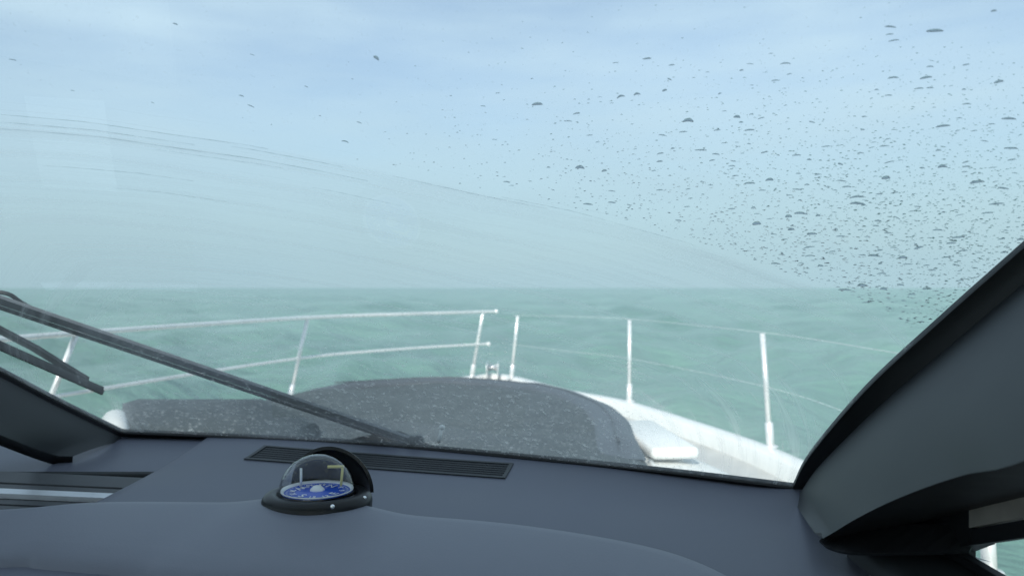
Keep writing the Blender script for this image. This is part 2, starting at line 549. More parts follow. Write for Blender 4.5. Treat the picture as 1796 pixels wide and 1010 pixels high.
ws = empty('windscreen', (-0.22, 1.80, ZB), 'raked wet windscreen with a wiped fan, filling most of the view', 'windscreen')
def make_pane():
    bm = bmesh.new()
    ns, nt = 170, 110
    lr, lt = bm.verts.layers.float.new('wipe_r'), bm.verts.layers.float.new('wipe_t')
    rows = []
    for i in range(nt + 1):
        t = -0.03 + 0.93 * i / nt
        rows.append([glass(-0.985 + 1.56 * j / ns, t) for j in range(ns + 1)])
    vs = grid_faces(bm, rows)
    for i in range(nt + 1):
        t = -0.03 + 0.93 * i / nt
        for j in range(ns + 1):
            s = -0.985 + 1.56 * j / ns
            w = wipe(s, t)
            v = vs[i][j]
            v[lr], v[lt] = w
    o = build('pane', bm, 'windscreen', ws)
    # outward normal
    me = o.data
    if me.polygons[0].normal.z < 0:
        me.flip_normals()
    return o
pane = make_pane()

def seal(name, edge, dpx, off_in=-0.004, n=6):
    """black rubber seal on the inside of the glass, from the visible edge outwards by dpx pixels' width"""
    pts = [on_glass(x, y, off_in) for x, y in edge]
    pts2 = [on_glass(x + d[0], y + d[1], off_in) for (x, y), d in zip(edge, dpx)]
    A, B = catmull(pts, n), catmull(pts2, n)
    bm = bmesh.new()
    plate(bm, A, B, 0.012)
    build(name, bm, 'black', ws, smooth=False)
    return A, B
SEAL_RA, SEAL_R = seal('side_seal', EDGE_R, [(20, 12), (20, 12), (30, 20), (44, 34), (52, 42), (58, 46), (60, 48), (60, 50), (60, 50)])
SEAL_LA, SEAL_L = seal('centre_seal', EDGE_L, [(-4, 8)] * 7)
seal('bottom_seal', EDGE_B, [(0, 16)] * 8)
# port half of the windscreen, beyond the centre post
bm = bmesh.new()
rows = []
for i in range(9):
    t = -0.03 + 0.93 * i / 8
    row = []
    for j in range(13):
        k = j / 12
        x0 = -1.04 - 1.12 * k
        row.append(Vector((x0 - (0.58 - 0.9 * k) * t, 1.93 - 0.1 * k - 0.42 * k * k - (1.60 - 0.4 * k) * t, ZB + t)))
    rows.append(row)
grid_faces(bm, rows)
po = build('port_windscreen', bm, 'side_glass', None, origin=(-1.5, 1.8, ZB))
tag(po, 'port half of the windscreen beyond the left pillar', 'windscreen')

# ------------------------------------------------------------------ the boat: hull, decks, cabin
boat = empty('motor_boat', (-0.5, 3.0, -2.4), 'white motor boat foredeck with side deck, bulwark and cabin roof', 'boat')
GS = [(-0.18, 7.42), (0.04, 7.18), (0.45, 6.25), (0.83, 5.62), (1.12, 4.75), (1.33, 3.95), (1.41, 3.1), (1.39, 2.0), (1.37, 0.0), (1.35, -2.5)]
GP = [(-0.18, 7.42), (-0.42, 7.18), (-1.0, 6.5), (-1.62, 5.58), (-2.05, 4.4), (-2.27, 3.6), (-2.42, 2.6), (-2.50, 1.5), (-2.52, 0.0), (-2.48, -2.5)]
ZG = -0.80
def smooth2(p, n=8):
    return [(v.x, v.y) for v in catmull([(a, b, 0) for a, b in p], n)]
gs, gp = smooth2(GS), smooth2(GP)
def strip(name, side, prof, mat):
    """sweep a profile [(inboard, dz)] along the gunwale"""
    pts = gs if side > 0 else gp
    bm = bmesh.new(); rows = []
    for i, (x, y) in enumerate(pts):
        a, b = pts[max(0, i - 1)], pts[min(len(pts) - 1, i + 1)]
        t = Vector((b[0] - a[0], b[1] - a[1])).normalized()
        nin = Vector((t.y, -t.x)) * (1 if side > 0 else -1)   # inboard
        if i == 0: nin = Vector((0, -1))
        rows.append([Vector((x + nin.x * w, y + nin.y * w, ZG + dz)) for w, dz in prof])
    grid_faces(bm, rows)
    return build(name, bm, mat, boat, angle=50)
for sd in (1, -1):
    strip('hull_side', sd, [(0.0, -0.012), (-0.02, -0.05), (0.0, -0.09), (0.02, -0.3), (0.10, -0.9), (0.25, -1.7)], 'gelcoat')
    strip('bulwark_cap', sd, [(0.125, -0.10), (0.12, -0.012), (0.105, 0.0), (0.06, 0.006), (0.015, 0.0), (0.0, -0.012)], 'gelcoat')
# side deck
bm = bmesh.new()
rows = []
for a, b in zip(gp, gs):
    x0, x1 = a[0] + 0.09, b[0] - 0.09
    yy = min(a[1], b[1]) - (0.10 if a[1] > 7.3 else 0.0)
    rows.append([Vector((x0 + (x1 - x0) * k / 6, a[1] + (b[1] - a[1]) * k / 6 - (0.1 if a[1] > 7.3 else 0), ZG - 0.085)) for k in range(7)])
grid_faces(bm, rows)
build('side_deck', bm, 'sidedeck', boat, smooth=False)

# coach roof: white moulding that carries the sunpad
CR = [(0.98, 0.9), (0.97, 2.0), (0.93, 2.8), (0.76, 3.55), (0.60, 4.2), (0.36, 4.85), (0.0, 5.35), (-0.42, 5.52), (-0.9, 5.4), (-1.28, 4.95), (-1.52, 4.3), (-1.66, 3.6), (-1.78, 2.8), (-1.86, 2.0), (-1.92, 0.9)]
cr = smooth2(CR, 6)
def inset(pts, d, c=(-0.42, 2.6)):
    out = []
    for i, (x, y) in enumerate(pts):
        a, b = pts[max(0, i - 1)], pts[min(len(pts) - 1, i + 1)]
        t = Vector((b[0] - a[0], b[1] - a[1])).normalized()
        out.append((x - t.y * d, y + t.x * d))
    return out
bm = bmesh.new()
rows = []
for d, z in [(-0.02, -0.885), (0.0, -0.80), (0.012, -0.755), (0.04, -0.72), (0.10, -0.70), (0.22, -0.685), (0.38, -0.675)]:
    rows.append([Vector((x, y, z)) for x, y in inset(cr, d)])
vs = grid_faces(bm, rows)
bm.faces.new(vs[-1])
build('coach_roof', bm, 'nonskid', boat, angle=60)
# rise of the coach roof up to the foot of the windscreen
bm = bmesh.new()
rows = []
for k, (dy, z) in enumerate([(0.62, -0.695), (0.45, -0.62), (0.30, -0.52), (0.16, -0.44), (0.05, -0.405), (-0.02, -0.395)]):
    row = []
    for j in range(25):
        s = -1.75 + 2.50 * j / 24
        by = glass_base(s) if s > -0.963 else glass_base(-0.963) - 0.35 * (s + 0.963) ** 2
        row.append(Vector((s, by + dy, z - (0.06 * max(0, s - 0.2)))))
    rows.append(row)
grid_faces(bm, rows)
build('scuttle', bm, 'bolster', boat)

# cabin roof and sides
bm = bmesh.new()
rows = []
for z in (0.545, 0.62):
    pass
top = []
for j in range(21):
    x = -2.25 + 3.05 * j / 20
    yf = 0.57 - 0.10 * ((x + 0.7) / 1.4) ** 2
    top.append((x, yf))
rows = [[Vector((x, yf, 0.545)) for x, yf in top], [Vector((x, yf + 0.02, 0.58)) for x, yf in top], [Vector((x, yf - 0.03, 0.63)) for x, yf in top], [Vector((x, -2.2, 0.66)) for x, yf in top], [Vector((x, -2.2, 0.56)) for x, yf in top]]
vs = grid_faces(bm, rows, close_v=True)
bm.faces.new([r[0] for r in vs]); bm.faces.new([r[-1] for r in vs][::-1])
build('cabin_roof', bm, 'headliner', boat, smooth=False)
bm = bmesh.new()
box(bm, (0.586, -2.1, -1.9), (0.61, 1.02, -0.365))
build('cabin_side', bm, 'gelcoat', boat, smooth=False)
bm = bmesh.new()
box(bm, (-2.2, -2.1, -1.9), (-2.12, 1.5, -0.345))
build('cabin_side', bm, 'gelcoat', boat, smooth=False)
bm = bmesh.new()
box(bm, (-2.12, -2.1, -1.92), (0.58, 2.0, -1.88))
build('cabin_sole', bm, 'slat_grey', boat, smooth=False)

# ------------------------------------------------------------------ guard rails
def rail(name, label, tops, bases, top_path, mid_path, stubs, r1=0.0135, r2=0.010, names=('top_rail', 'middle_rail')):
    t = empty(name, (bases[0].x, bases[0].y, ZG), label, 'railing')
    bm = bmesh.new(); tube(bm, catmull(top_path, 8), r1, 10); build(names[0], bm, 'steel', t)
    bm = bmesh.new(); tube(bm, catmull(mid_path, 8), r2, 8); build(names[1], bm, 'steel', t)
    for a, b in zip(tops, bases):
        bm = bmesh.new(); tube(bm, [b, b.lerp(a, 0.5), a], 0.0135, 10)
        p = build('post', bm, 'steel', t)
        d = (a - b).normalized()
        bm = bmesh.new(); tube(bm, [b - d * 0.004, b + d * 0.03, b + d * 0.12, b + d * 0.123], lambda k: 0.020 if k < 0.9 else 0.014, 12)
        build('socket', bm, 'steel', p)
        bm = bmesh.new(); lathe(bm, [(0.0, 0.008), (0.034, 0.007), (0.04, 0.0), (0.0, 0.0)], b + Vector((0, 0, 0.0)), 16)
        build('base_plate', bm, 'steel', p)
    for c in stubs:
        bm = bmesh.new(); bmesh.ops.create_uvsphere(bm, u_segments=12, v_segments=8, radius=0.021, matrix=Matrix.Translation(c))
        build('end_cap', bm, 'steel', t)
    return t
V = Vector
ZT, ZM = -0.21, -0.50
pt = [V((-2.02, 3.66, ZT)), V((-1.45, 5.6, ZT)), V((-0.255, 6.92, ZT))]
pb = [V((-2.23, 3.6, ZG)), V((-1.58, 5.58, ZG)), V((-0.365, 7.12, ZG))]
rail('guard_rail', 'port steel guard rail on the left of the bow, two bright bars', pt, pb,
     [(-2.42, 1.2, -0.24), (-2.30, 2.5, -0.225), (-2.02, 3.66, ZT), (-1.45, 5.6, ZT), (-0.80, 6.42, ZT), (-0.255, 6.92, ZT), (-0.14, 7.02, ZT)],
     [(-2.46, 1.2, -0.52), (-2.36, 2.5, -0.51), (-2.11, 3.63, ZM), (-1.52, 5.6, ZM), (-0.88, 6.5, ZM), (-0.31, 7.0, ZM), (-0.21, 7.05, ZM)],
     [V((-0.14, 7.02, ZT)), V((-0.21, 7.05, ZM))])
st = [V((0.05, 6.92, -0.245)), V((0.835, 5.6, -0.225)), V((1.27, 4.0, -0.23)), V((1.31, 2.22, -0.23))]
sb = [V((-0.005, 7.02, ZG)), V((0.83, 5.57, ZG)), V((1.305, 3.98, ZG)), V((1.345, 2.22, ZG))]
rail('guard_rail', 'starboard posts and thin wire lifelines on the right of the bow', st, sb,
     [(0.02, 7.0, -0.24), (0.05, 6.92, -0.24), (0.42, 6.28, -0.225), (0.835, 5.6, -0.22), (1.27, 4.0, -0.225), (1.33, 2.9, -0.225), (1.31, 2.22, -0.225), (1.28, 0.4, -0.24)],
     [(-0.01, 7.05, ZM), (0.02, 6.97, ZM), (0.40, 6.3, ZM), (0.833, 5.585, ZM), (1.288, 3.99, ZM), (1.345, 2.9, ZM), (1.33, 2.22, ZM), (1.30, 0.4, ZM)],
     [], 0.0014, 0.0012, ('top_wire', 'middle_wire'))

# bow fittings
def cleat(c, rz, label):
    t = empty('cleat', c, label, 'cleat', 'bow cleats')
    m = Matrix.Translation(c) @ Matrix.Rotation(rz, 4, 'Z')
    bm = bmesh.new(); tube(bm, [m @ V((-0.11, 0, 0.062)), m @ V((-0.05, 0, 0.055)), m @ V((0.05, 0, 0.055)), m @ V((0.11, 0, 0.062))], lambda k: 0.016 if 0.2 < k < 0.8 else 0.010, 10)
    build('horn', bm, 'steel', t)
    for s in (-1, 1):
        bm = bmesh.new(); tube(bm, [m @ V((s * 0.035, 0, 0)), m @ V((s * 0.035, 0, 0.03)), m @ V((s * 0.035, 0, 0.056))], lambda k: 0.018 - 0.006 * k, 10)
        build('stem', bm, 'steel', t)
cleat(V((-0.28, 6.80, ZG - 0.085)), 0.9, 'steel cleat left of the bow gap beside the port rail end')
cleat(V((-0.07, 6.80, ZG - 0.085)), -0.9, 'steel cleat right of the bow gap beside the starboard rail end')
t = empty('anchor_roller', (-0.18, 7.25, ZG), 'steel anchor roller at the very tip of the bow', 'anchor roller')
for s in (-1, 1):
    bm = bmesh.new(); box(bm, (-0.18 + s * 0.05 - 0.004, 7.1, ZG - 0.05), (-0.18 + s * 0.05 + 0.004, 7.5, ZG + 0.11), 0.003, 1); build('cheek', bm, 'steel', t)
bm = bmesh.new(); tube(bm, [V((-0.222, 7.42, ZG + 0.05)), V((-0.18, 7.42, ZG + 0.05)), V((-0.138, 7.42, ZG + 0.05))], lambda k: 0.035 if abs(k - 0.5) > 0.3 else 0.022, 14); build('roller', bm, 'steel', t)

# ------------------------------------------------------------------ sunpad
pad = empty('sunpad', (-0.48, 3.8, -0.675), 'wide dark grey wet sunpad cushion on the foredeck behind the windscreen', 'sunpad')
PD = [(0.44, 2.05), (0.47, 2.6), (0.50, 3.1), (0.53, 3.6), (0.46, 4.15), (0.26, 4.65), (-0.06, 5.0), (-0.42, 5.10), (-0.80, 5.05), (-1.14, 4.8), (-1.36, 4.3), (-1.44, 3.6), (-1.46, 2.9), (-1.46, 2.05)]
pd = smooth2(PD, 6)
bm = bmesh.new()
rows = []
def lump(x, y):
    return 0.022 * mnoise.noise(V((x * 2.1, y * 1.7, 3.0))) + 0.008 * mnoise.noise(V((x * 6, y * 5, 1.0)))
for d, z in [(0.03, -0.684), (0.0, -0.67), (-0.004, -0.645), (0.004, -0.625), (0.03, -0.612), (0.10, -0.604), (0.22, -0.598)]:
    rows.append([V((x, y, z + (lump(x, y) if z > -0.635 else 0))) for x, y in inset(pd, d)])
last = rows[-1]
cen = V((-0.48, 3.3, 0))
for f in (0.12, 0.25, 0.4, 0.55, 0.7, 0.85, 0.97):
    row = []
    for q in last:
        x, y = q.x + (cen.x - q.x) * f, q.y + (cen.y - q.y) * f
        row.append(V((x, y, -0.596 + lump(x, y))))
    rows.append(row)
vs = grid_faces(bm, rows)
bm.faces.new(vs[-1])
build('cushion', bm, 'sunpad', pad, angle=70)
# bolster round the forward edge
arc = [p for p in pd if p[1] > 2.9]
bm = bmesh.new()
rows = []
mid = inset(pd, 0.09)
mid = [q for q, p in zip(mid, pd) if p[1] > 2.75 and p[0] > -1.25]
mid = mid[::-1][: len(mid)]
path = [V((x, y, -0.610 + 0.6 * lump(x, y))) for x, y in mid]
for i, p in enumerate(path):
    tt = (path[min(i + 1, len(path) - 1)] - path[max(i - 1, 0)]).normalized()
    nn = V((tt.y, -tt.x, 0))
    k = i / (len(path) - 1)
    e = min(1.0, 10 * min(k, 1 - k) + 0.15)
    rows.append([p + nn * (0.085 * math.cos(q)) + V((0, 0, max(-0.01, 0.036 * e * math.sin(q) ** 1))) for q in [math.pi * j / 10 for j in range(11)]])
grid_faces(bm, rows)
bol = build('bolster', bm, 'bolster', pad)
bm = bmesh.new(); tube(bm, [p + V((0, 0, 0.038)) for p in path[2:-2]], 0.004, 6); build('piping', bm, 'bolster', bol)
# raised headrest on the port half
bm = bmesh.new()
rows = []
hx0, hx1 = -1.40, -0.78
prof = [(3.22, -0.60), (3.20, -0.52), (3.12, -0.45), (3.02, -0.425), (2.88, -0.418), (2.74, -0.425), (2.62, -0.45), (2.5, -0.52), (2.46, -0.60)]
for j in range(13):
    k = j / 12
    e = min(1.0, 12 * k + 0.9, 2.4 * (1 - k) + 0.45)
    rows.append([V((-0.494 * y + (hx1 + 0.494 * y) * k, 2.84 + (y - 2.84) * (0.97 + 0.03 * e), -0.60 + (z + 0.60) * e)) for y, z in prof])
vs = grid_faces(bm, rows)
bm.faces.new(vs[0]); bm.faces.new(vs[-1][::-1])
hd = build('headrest', bm, 'sunpad', pad, angle=60)

# white moulded lip at the left end of the headrest
bm = bmesh.new()
tube(bm, [V((-0.503 * y, y, z)) for y, z in ((2.50, -0.54), (2.53, -0.49), (2.64, -0.475), (2.76, -0.472), (2.86, -0.485), (2.92, -0.53), (2.93, -0.68))], 0.046, 14)
o = build('grab_handle', bm, 'gelcoat', None, origin=(-1.38, 2.75, -0.68))
tag(o, 'small rounded white moulding at the left end of the grey sunpad', 'handle')

# white locker lid right of the sunpad
t = empty('deck_locker', (0.60, 3.35, -0.68), 'blown-out white locker lid beside the right edge of the grey sunpad', 'locker')
bm = bmesh.new(); box(bm, (0.505, 3.04, -0.664), (0.70, 3.70, -0.616), 0.022, 4)
bm.transform(Matrix.Translation(V((0.6, 3.35, 0))) @ Matrix.Rotation(0.10, 4, 'Z') @ Matrix.Translation(V((-0.6, -3.35, 0))))
build('lid', bm, 'gelcoat', t, angle=40)
bm = bmesh.new(); box(bm, (0.55, 3.14, -0.70), (0.665, 3.60, -0.664), 0.006, 1)
bm.transform(Matrix.Translation(V((0.6, 3.35, 0))) @ Matrix.Rotation(0.10, 4, 'Z') @ Matrix.Translation(V((-0.6, -3.35, 0))))
build('box', bm, 'gelcoat', t, smooth=False)
bm = bmesh.new(); tube(bm, catmull([(0.535, 3.05, -0.672), (0.52, 2.7, -0.672), (0.505, 2.3, -0.672), (0.49, 2.0, -0.672)], 6), 0.012, 8)
o = build('drain_lip', bm, 'gelcoat', None, origin=(0.52, 2.6, -0.68))
tag(o, 'thin white raised strip running along the right side of the sunpad', 'moulding')

# ------------------------------------------------------------------ wiper on the outside of the glass
wp = empty('windscreen_wiper', on_glass(745, 783), 'black pantograph wiper with a long arm lying across the lower left glass', 'wiper')
P0, P1 = (742, 781), (-210, 458)
def seen(x, y, off):
    """the point `off` metres outside the glass that lies on the line of sight through x, y"""
    qx, qy = x, y
    for _ in range(6):
        p = on_glass(qx, qy, off)
        qx += x - (CX + p.x / p.y * F); qy += y - (CY - p.z / p.y * F)
    return on_glass(qx, qy, off)
def wline(a, b, off, n=12):
    return [seen(a[0] + (b[0] - a[0]) * k / n, a[1] + (b[1] - a[1]) * k / n, off) for k in range(n + 1)]
def flat_bar(name, pth, wid, th, mat, parent, taper=1.0):
    bm = bmesh.new(); rows = []
    for i, p in enumerate(pth):
        tt = (pth[min(i + 1, len(pth) - 1)] - pth[max(i - 1, 0)]).normalized()
        nn = glass_frame(-0.4, 0.25)[2]
        sd = tt.cross(nn).normalized()
        k = i / (len(pth) - 1)
        w = wid * (1 + (taper - 1) * k) / 2
        rows.append([p + sd * w, p + sd * w * 0.8 + nn * th, p - sd * w * 0.8 + nn * th, p - sd * w])
    vs = grid_faces(bm, rows, close_u=True)
    bm.faces.new(vs[0]); bm.faces.new(vs[-1][::-1])
    return build(name, bm, mat, parent, smooth=False)
flat_bar('arm', wline(P0, P1, 0.030), 0.026, 0.008, 'wiper_arm', wp, 1.15)
flat_bar('link_arm', wline((724, 784), (-190, 478), 0.029), 0.010, 0.005, 'wiper', wp, 1.0)
bm = bmesh.new()
tube(bm, catmull([seen(-60, 520, 0.05), seen(-20, 512, 0.052), seen(15, 516, 0.052), seen(40, 532, 0.05), seen(75, 548, 0.044), seen(200, 592, 0.042), seen(420, 668, 0.042)], 8), 0.004, 8)
build('washer_hose', bm, 'black', wp)
# blade: yoke, frame and rubber
bl = flat_bar('blade', wline((176, 688), (-620, 338), 0.012, 20), 0.016, 0.012, 'wiper', wp)
flat_bar('rubber', wline((179, 692), (-622, 343), 0.001, 20), 0.006, 0.011, 'black', bl)
flat_bar('yoke', [seen(150, 668, 0.026), seen(110, 644, 0.034), seen(60, 613, 0.036), seen(0, 582, 0.040), seen(-90, 535, 0.044), seen(-200, 470, 0.044), seen(-330, 460, 0.030)], 0.024, 0.008, 'wiper', bl, 1.0)
bm = bmesh.new(); lathe(bm, [(0.0, 0.012), (0.014, 0.010), (0.018, 0.004), (0.020, -0.03), (0.0, -0.03)], on_glass(725, 786, 0.02), 16)
build('spindle', bm, 'black', wp)
bm = bmesh.new(); bmesh.ops.create_uvsphere(bm, u_segments=12, v_segments=8, radius=0.0065, matrix=Matrix.Translation(on_glass(769, 771, 0.03)))
tube(bm, [on_glass(769, 776, 0.0), on_glass(769, 774, 0.015), on_glass(769, 771, 0.03)], 0.004, 8)
o = build('washer_nozzle', bm, 'gelcoat', None, origin=on_glass(769, 776, 0.0))
tag(o, 'tiny white washer nozzle at the foot of the windscreen', 'nozzle')

# ------------------------------------------------------------------ dashboard
dash = empty('dashboard', (-0.2, 1.4, -0.45), 'blue-grey vinyl dashboard with raised rounded helm brow', 'dashboard')
ZD = -0.383
CREST = [(-1.6, 1.20, -0.372), (-1.15, 1.25, -0.366), (-0.83, 1.283, -0.360), (-0.69, 1.312, -0.356), (-0.50, 1.315, -0.357), (-0.40, 1.30, -0.357), (-0.32, 1.285, -0.357), (-0.19, 1.258, -0.360), (0.002, 1.203, -0.360), (0.163, 1.118, -0.360), (0.245, 1.03, -0.360), (0.29, 0.90, -0.361), (0.31, 0.70, -0.365)]
COMP = V((-0.318, 1.288, -0.356)) * 0.975
crest = catmull([V(q) * 0.968 for q in CREST], 10)
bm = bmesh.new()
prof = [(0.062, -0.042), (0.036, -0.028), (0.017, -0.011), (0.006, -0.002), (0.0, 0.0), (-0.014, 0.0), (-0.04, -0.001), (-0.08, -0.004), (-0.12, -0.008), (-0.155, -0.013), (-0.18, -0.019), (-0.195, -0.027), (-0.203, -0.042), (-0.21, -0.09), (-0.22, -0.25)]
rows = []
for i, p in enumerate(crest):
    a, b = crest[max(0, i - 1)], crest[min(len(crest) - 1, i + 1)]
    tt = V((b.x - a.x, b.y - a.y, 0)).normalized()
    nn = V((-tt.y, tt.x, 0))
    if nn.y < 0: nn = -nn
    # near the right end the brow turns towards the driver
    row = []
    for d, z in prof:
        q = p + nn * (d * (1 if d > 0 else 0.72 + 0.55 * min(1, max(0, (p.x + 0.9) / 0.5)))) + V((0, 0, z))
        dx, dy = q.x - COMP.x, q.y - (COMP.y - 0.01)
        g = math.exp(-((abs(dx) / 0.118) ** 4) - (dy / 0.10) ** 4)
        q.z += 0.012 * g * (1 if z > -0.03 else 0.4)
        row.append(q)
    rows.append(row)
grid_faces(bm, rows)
build('brow', bm, 'lit_brow_vinyl', dash)
# top of the dashboard, from behind the brow to the glass
bm = bmesh.new()
rows = []
n = 60
for j in range(n + 1):
    s = -0.742 + 1.30 * j / n
    by = glass_base(s) + 0.01
    row = []
    for i in range(25):
        k = i / 24
        y = 0.75 + (by - 0.75) * k
        z = ZD + 0.019 * max(0, (k - 0.70) / 0.30) ** 2
        z += 0.002 * math.sin(3 * s + 2 * y)
        # gently rolled down at the right hand end
        z += 0.02 * max(0, (s - 0.42) / 0.14) ** 2
        row.append(V((s, y, z)))
    rows.append(row)
edge0 = [r - V((0.006, 0, 0.006)) for r in rows[0]]
edge1 = [r - V((0.006, 0, 0.09)) for r in rows[0]]
rows = [edge1, edge0] + rows
grid_faces(bm, rows)
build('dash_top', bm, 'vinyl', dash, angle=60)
# shelf left of the helm, below the centre post
bm = bmesh.new()
rows = []
for j in range(20):
    x = -2.12 + 1.386 * j / 19
    by = 1.965 if x > -1.1 else 1.965 - 0.35 * (x + 1.1) ** 2
    rows.append([V((x, 1.64, -0.42)), V((x, 1.642, -0.396)), V((x, 1.648, -0.389)), V((x, 1.66, -0.3865)), V((x, 1.80, -0.3845)), V((x, by, -0.368))])
grid_faces(bm, rows)
build('shelf', bm, 'vinyl', dash, angle=60)
bm = bmesh.new(); tube(bm, [V((-2.1, 1.640, -0.390)), V((-1.4, 1.640, -0.390)), V((-0.75, 1.640, -0.390))], 0.006, 8); build('lip_trim', bm, 'trim', dash)
# demister vent
def dz(x, y): return ZD + 0.002
def dash_z(x, y):
    by = glass_base(x) + 0.01
    k = min(1.0, (y - 0.75) / (by - 0.75))
    return ZD + 0.019 * max(0, (k - 0.70) / 0.30) ** 2 + 0.002 * math.sin(3 * x + 2 * y)
def on_dash(x, y):
    p = px_z(x, y, ZD)
    for _ in range(12):
        p = px_z(x, y, dash_z(p.x, p.y))
    return p
va, vb, vc, vd = on_dash(466, 784), on_dash(895, 815), on_dash(882, 838), on_dash(434, 805)
vent = None
bm = bmesh.new()
fr_o = [va, vb, vc, vd]
cen = (va + vb + vc + vd) / 4
def lerp_edge(a, b, n=8):
    return [a.lerp(b, k / n) for k in range(n)]
def on_surf(p, dz):
    return V((p.x, p.y, dash_z(p.x, p.y) + dz))
def quad_ring(bm, outer, inner, z0, z1):
    def sub(qs): return sum((lerp_edge(qs[i], qs[(i + 1) % 4]) for i in range(4)), [])
    o_, i_ = sub(outer), sub(inner)
    rows = [[on_surf(p, z0) for p in o_], [on_surf(p, z1) for p in o_], [on_surf(p, z1) for p in i_], [on_surf(p, z0) for p in i_]]
    grid_faces(bm, rows, close_u=True)
def shrink(qs, d):
    out = []
    m = len(qs)
    for i in range(m):
        a, b, c = qs[i - 1], qs[i], qs[(i + 1) % m]
        e1, e2 = (a - b).normalized(), (c - b).normalized()
        out.append(b + (e1 + e2) * d / max(0.2, (e1.cross(e2)).length))
    return out
inner = shrink(fr_o, 0.002)
quad_ring(bm, shrink(fr_o, -0.006), inner, -0.003, 0.003)
vent = build('vent', bm, 'trim', dash, smooth=False)
bm = bmesh.new()
grid_faces(bm, [[on_surf(inner[0].lerp(inner[1], i / 16).lerp(inner[3].lerp(inner[2], i / 16), j / 4), 0.0009) for i in range(17)] for j in range(5)])
build('vent_floor', bm, 'vent_dark', vent, smooth=False)
for k in range(1, 6):
    f = k / 6
    a, b = inner[0].lerp(inner[3], f), inner[1].lerp(inner[2], f)
    bm = bmesh.new()
    tube(bm, [on_surf(a.lerp(b, i / 12), 0.0012) for i in range(13)], 0.0012, 5)
    build('slat', bm, 'vent_dark', vent)
# sill ledge at the right, under the side window
bm = bmesh.new()
rows = [[V((x, y, z)) for x, z in ((0.474, -0.46), (0.476, -0.368), (0.482, -0.356), (0.492, -0.353), (0.57, -0.350), (0.585, -0.349))] for y in (0.0, 0.5, 0.9, 1.02, 1.12)]
grid_faces(bm, rows)
build('side_sill', bm, 'trim', dash, angle=60)

# companionway hatch: dark boards and a pale strip, left of the helm
hat = empty('companionway_hatch', (-1.4, 1.55, -0.42), 'dark slatted companionway hatch with one pale strip, left of the helm', 'hatch')
def hat_pt(x, y, dz=0.0):
    v, u = (CY - y) / F, (x - CX) / F
    # plane z = -0.377 - 0.3 * (1.64 - Y)
    Y = (0.377 + 0.3 * 1.64) / (0.3 - v)
    return V((u * Y, Y, v * Y + dz))
for (y0, y1, mt, lift) in [(826, 845, 'slat_grey', 0.0), (850, 857.5, 'slat_grey', 0.002), (861, 870, 'alu', 0.006), (875, 883, 'slat_grey', 0.0), (886, 902, 'slat_grey', 0.0)]:
    bm = bmesh.new()
    sl = 0.045
    A = [hat_pt(x, y0 + sl * x, lift) for x in (-420, -100, 250)]
    B = [hat_pt(x, y1 + sl * x, lift) for x in (-420, -100, 250)]
    rows = [[p - V((0, 0, 0.010)) for p in A], A, B, [p - V((0, 0, 0.010)) for p in B]]
    vs = grid_faces(bm, rows, close_v=True)
    bm.faces.new([r[0] for r in vs]); bm.faces.new([r[-1] for r in vs][::-1])
    o = build('track_strip' if mt == 'alu' else 'board', bm, mt, hat, smooth=False)
bm = bmesh.new()
A = [hat_pt(x, 815, -0.014) for x in (-420, 300)]; B = [hat_pt(x, 940, -0.014) for x in (-420, 300)]
vs = [bm.verts.new(p) for p in (A[0], A[1], B[1], B[0])]; bm.faces.new(vs)
build('hatch_bed', bm, 'black', hat, smooth=False)

# ------------------------------------------------------------------ pillars
pl = empty('cabin_pillar', (0.48, 1.2, -0.37), 'broad dark grey windscreen pillar at the right edge', 'pillar')
n_s = len(SEAL_R)
INN = [px(1428, 934, 1.10), px(1438, 946, 1.085), px(1500, 910, 0.995), px(1560, 880, 0.92), px(1630, 852, 0.835), px(1700, 830, 0.76), px(1796, 808, 0.66), V((0.42, 0.40, -0.02)), V((0.42, 0.05, 0.12))]
def resample(pts, n):
    pts = [V(p) for p in pts]
    L = [0]
    for i in range(1, len(pts)): L.append(L[-1] + (pts[i] - pts[i - 1]).length)
    out = []
    for k in range(n):
        d = L[-1] * k / (n - 1)
        for i in range(1, len(pts)):
            if L[i] >= d - 1e-9:
                f = (d - L[i - 1]) / max(1e-9, L[i] - L[i - 1])
                out.append(pts[i - 1].lerp(pts[i], f)); break
    return out
NP = 40
outer = resample([(a * 0.35 + b * 0.65) * 0.985 for a, b in zip(SEAL_RA, SEAL_R)], NP)
innr = resample(catmull(INN, 8), NP)
bm = bmesh.new()
rows = []
for k in range(9):
    f = k / 8
    bul = 0.018 * math.sin(math.pi * f)
    rows.append([a.lerp(b, f) + V((-bul * 0.6, -bul, 0.2 * bul)) * min(1.0, i / 14) for i, (a, b) in enumerate(zip(outer, innr))])
grid_faces(bm, rows)
build('inner_panel', bm, 'trim', pl)
# underside going out to the side window
und = [V((0.585, p.y + 0.02, min(p.z, -0.30 + (0.95 - p.y) * 0.41 + 0.0))) for p in innr]
bm = bmesh.new()
low = []
for p in innr:
    low.append(V((0.575, p.y + 0.03, -0.300 + (0.966 - p.y - 0.03) * 0.415 + 0.030)))
rows = [[a.lerp(b, f) + V((0, 0, -0.004 * math.sin(math.pi * f))) for a, b in zip(innr, low)] for f in (0, 0.15, 0.5, 1.0)]
grid_faces(bm, rows)
build('underside', bm, 'black', pl)

bm = bmesh.new()
plate(bm, catmull([px(1437, 947, 1.088), px(1458, 961, 1.06), px(1512, 969, 1.02), px(1700, 966, 0.99)], 5),
      catmull([px(1446, 938, 1.115), px(1490, 925, 1.10), px(1550, 920, 1.06), px(1720, 918, 1.01)], 5), 0.004)
build('foot_shadow_plate', bm, 'black', pl, smooth=False)  # added black plate standing in for the shadow below the pillar foot

sw = empty('side_window', (0.58, 0.9, -0.345), 'dark framed side window at the lower right corner showing the sea', 'window')
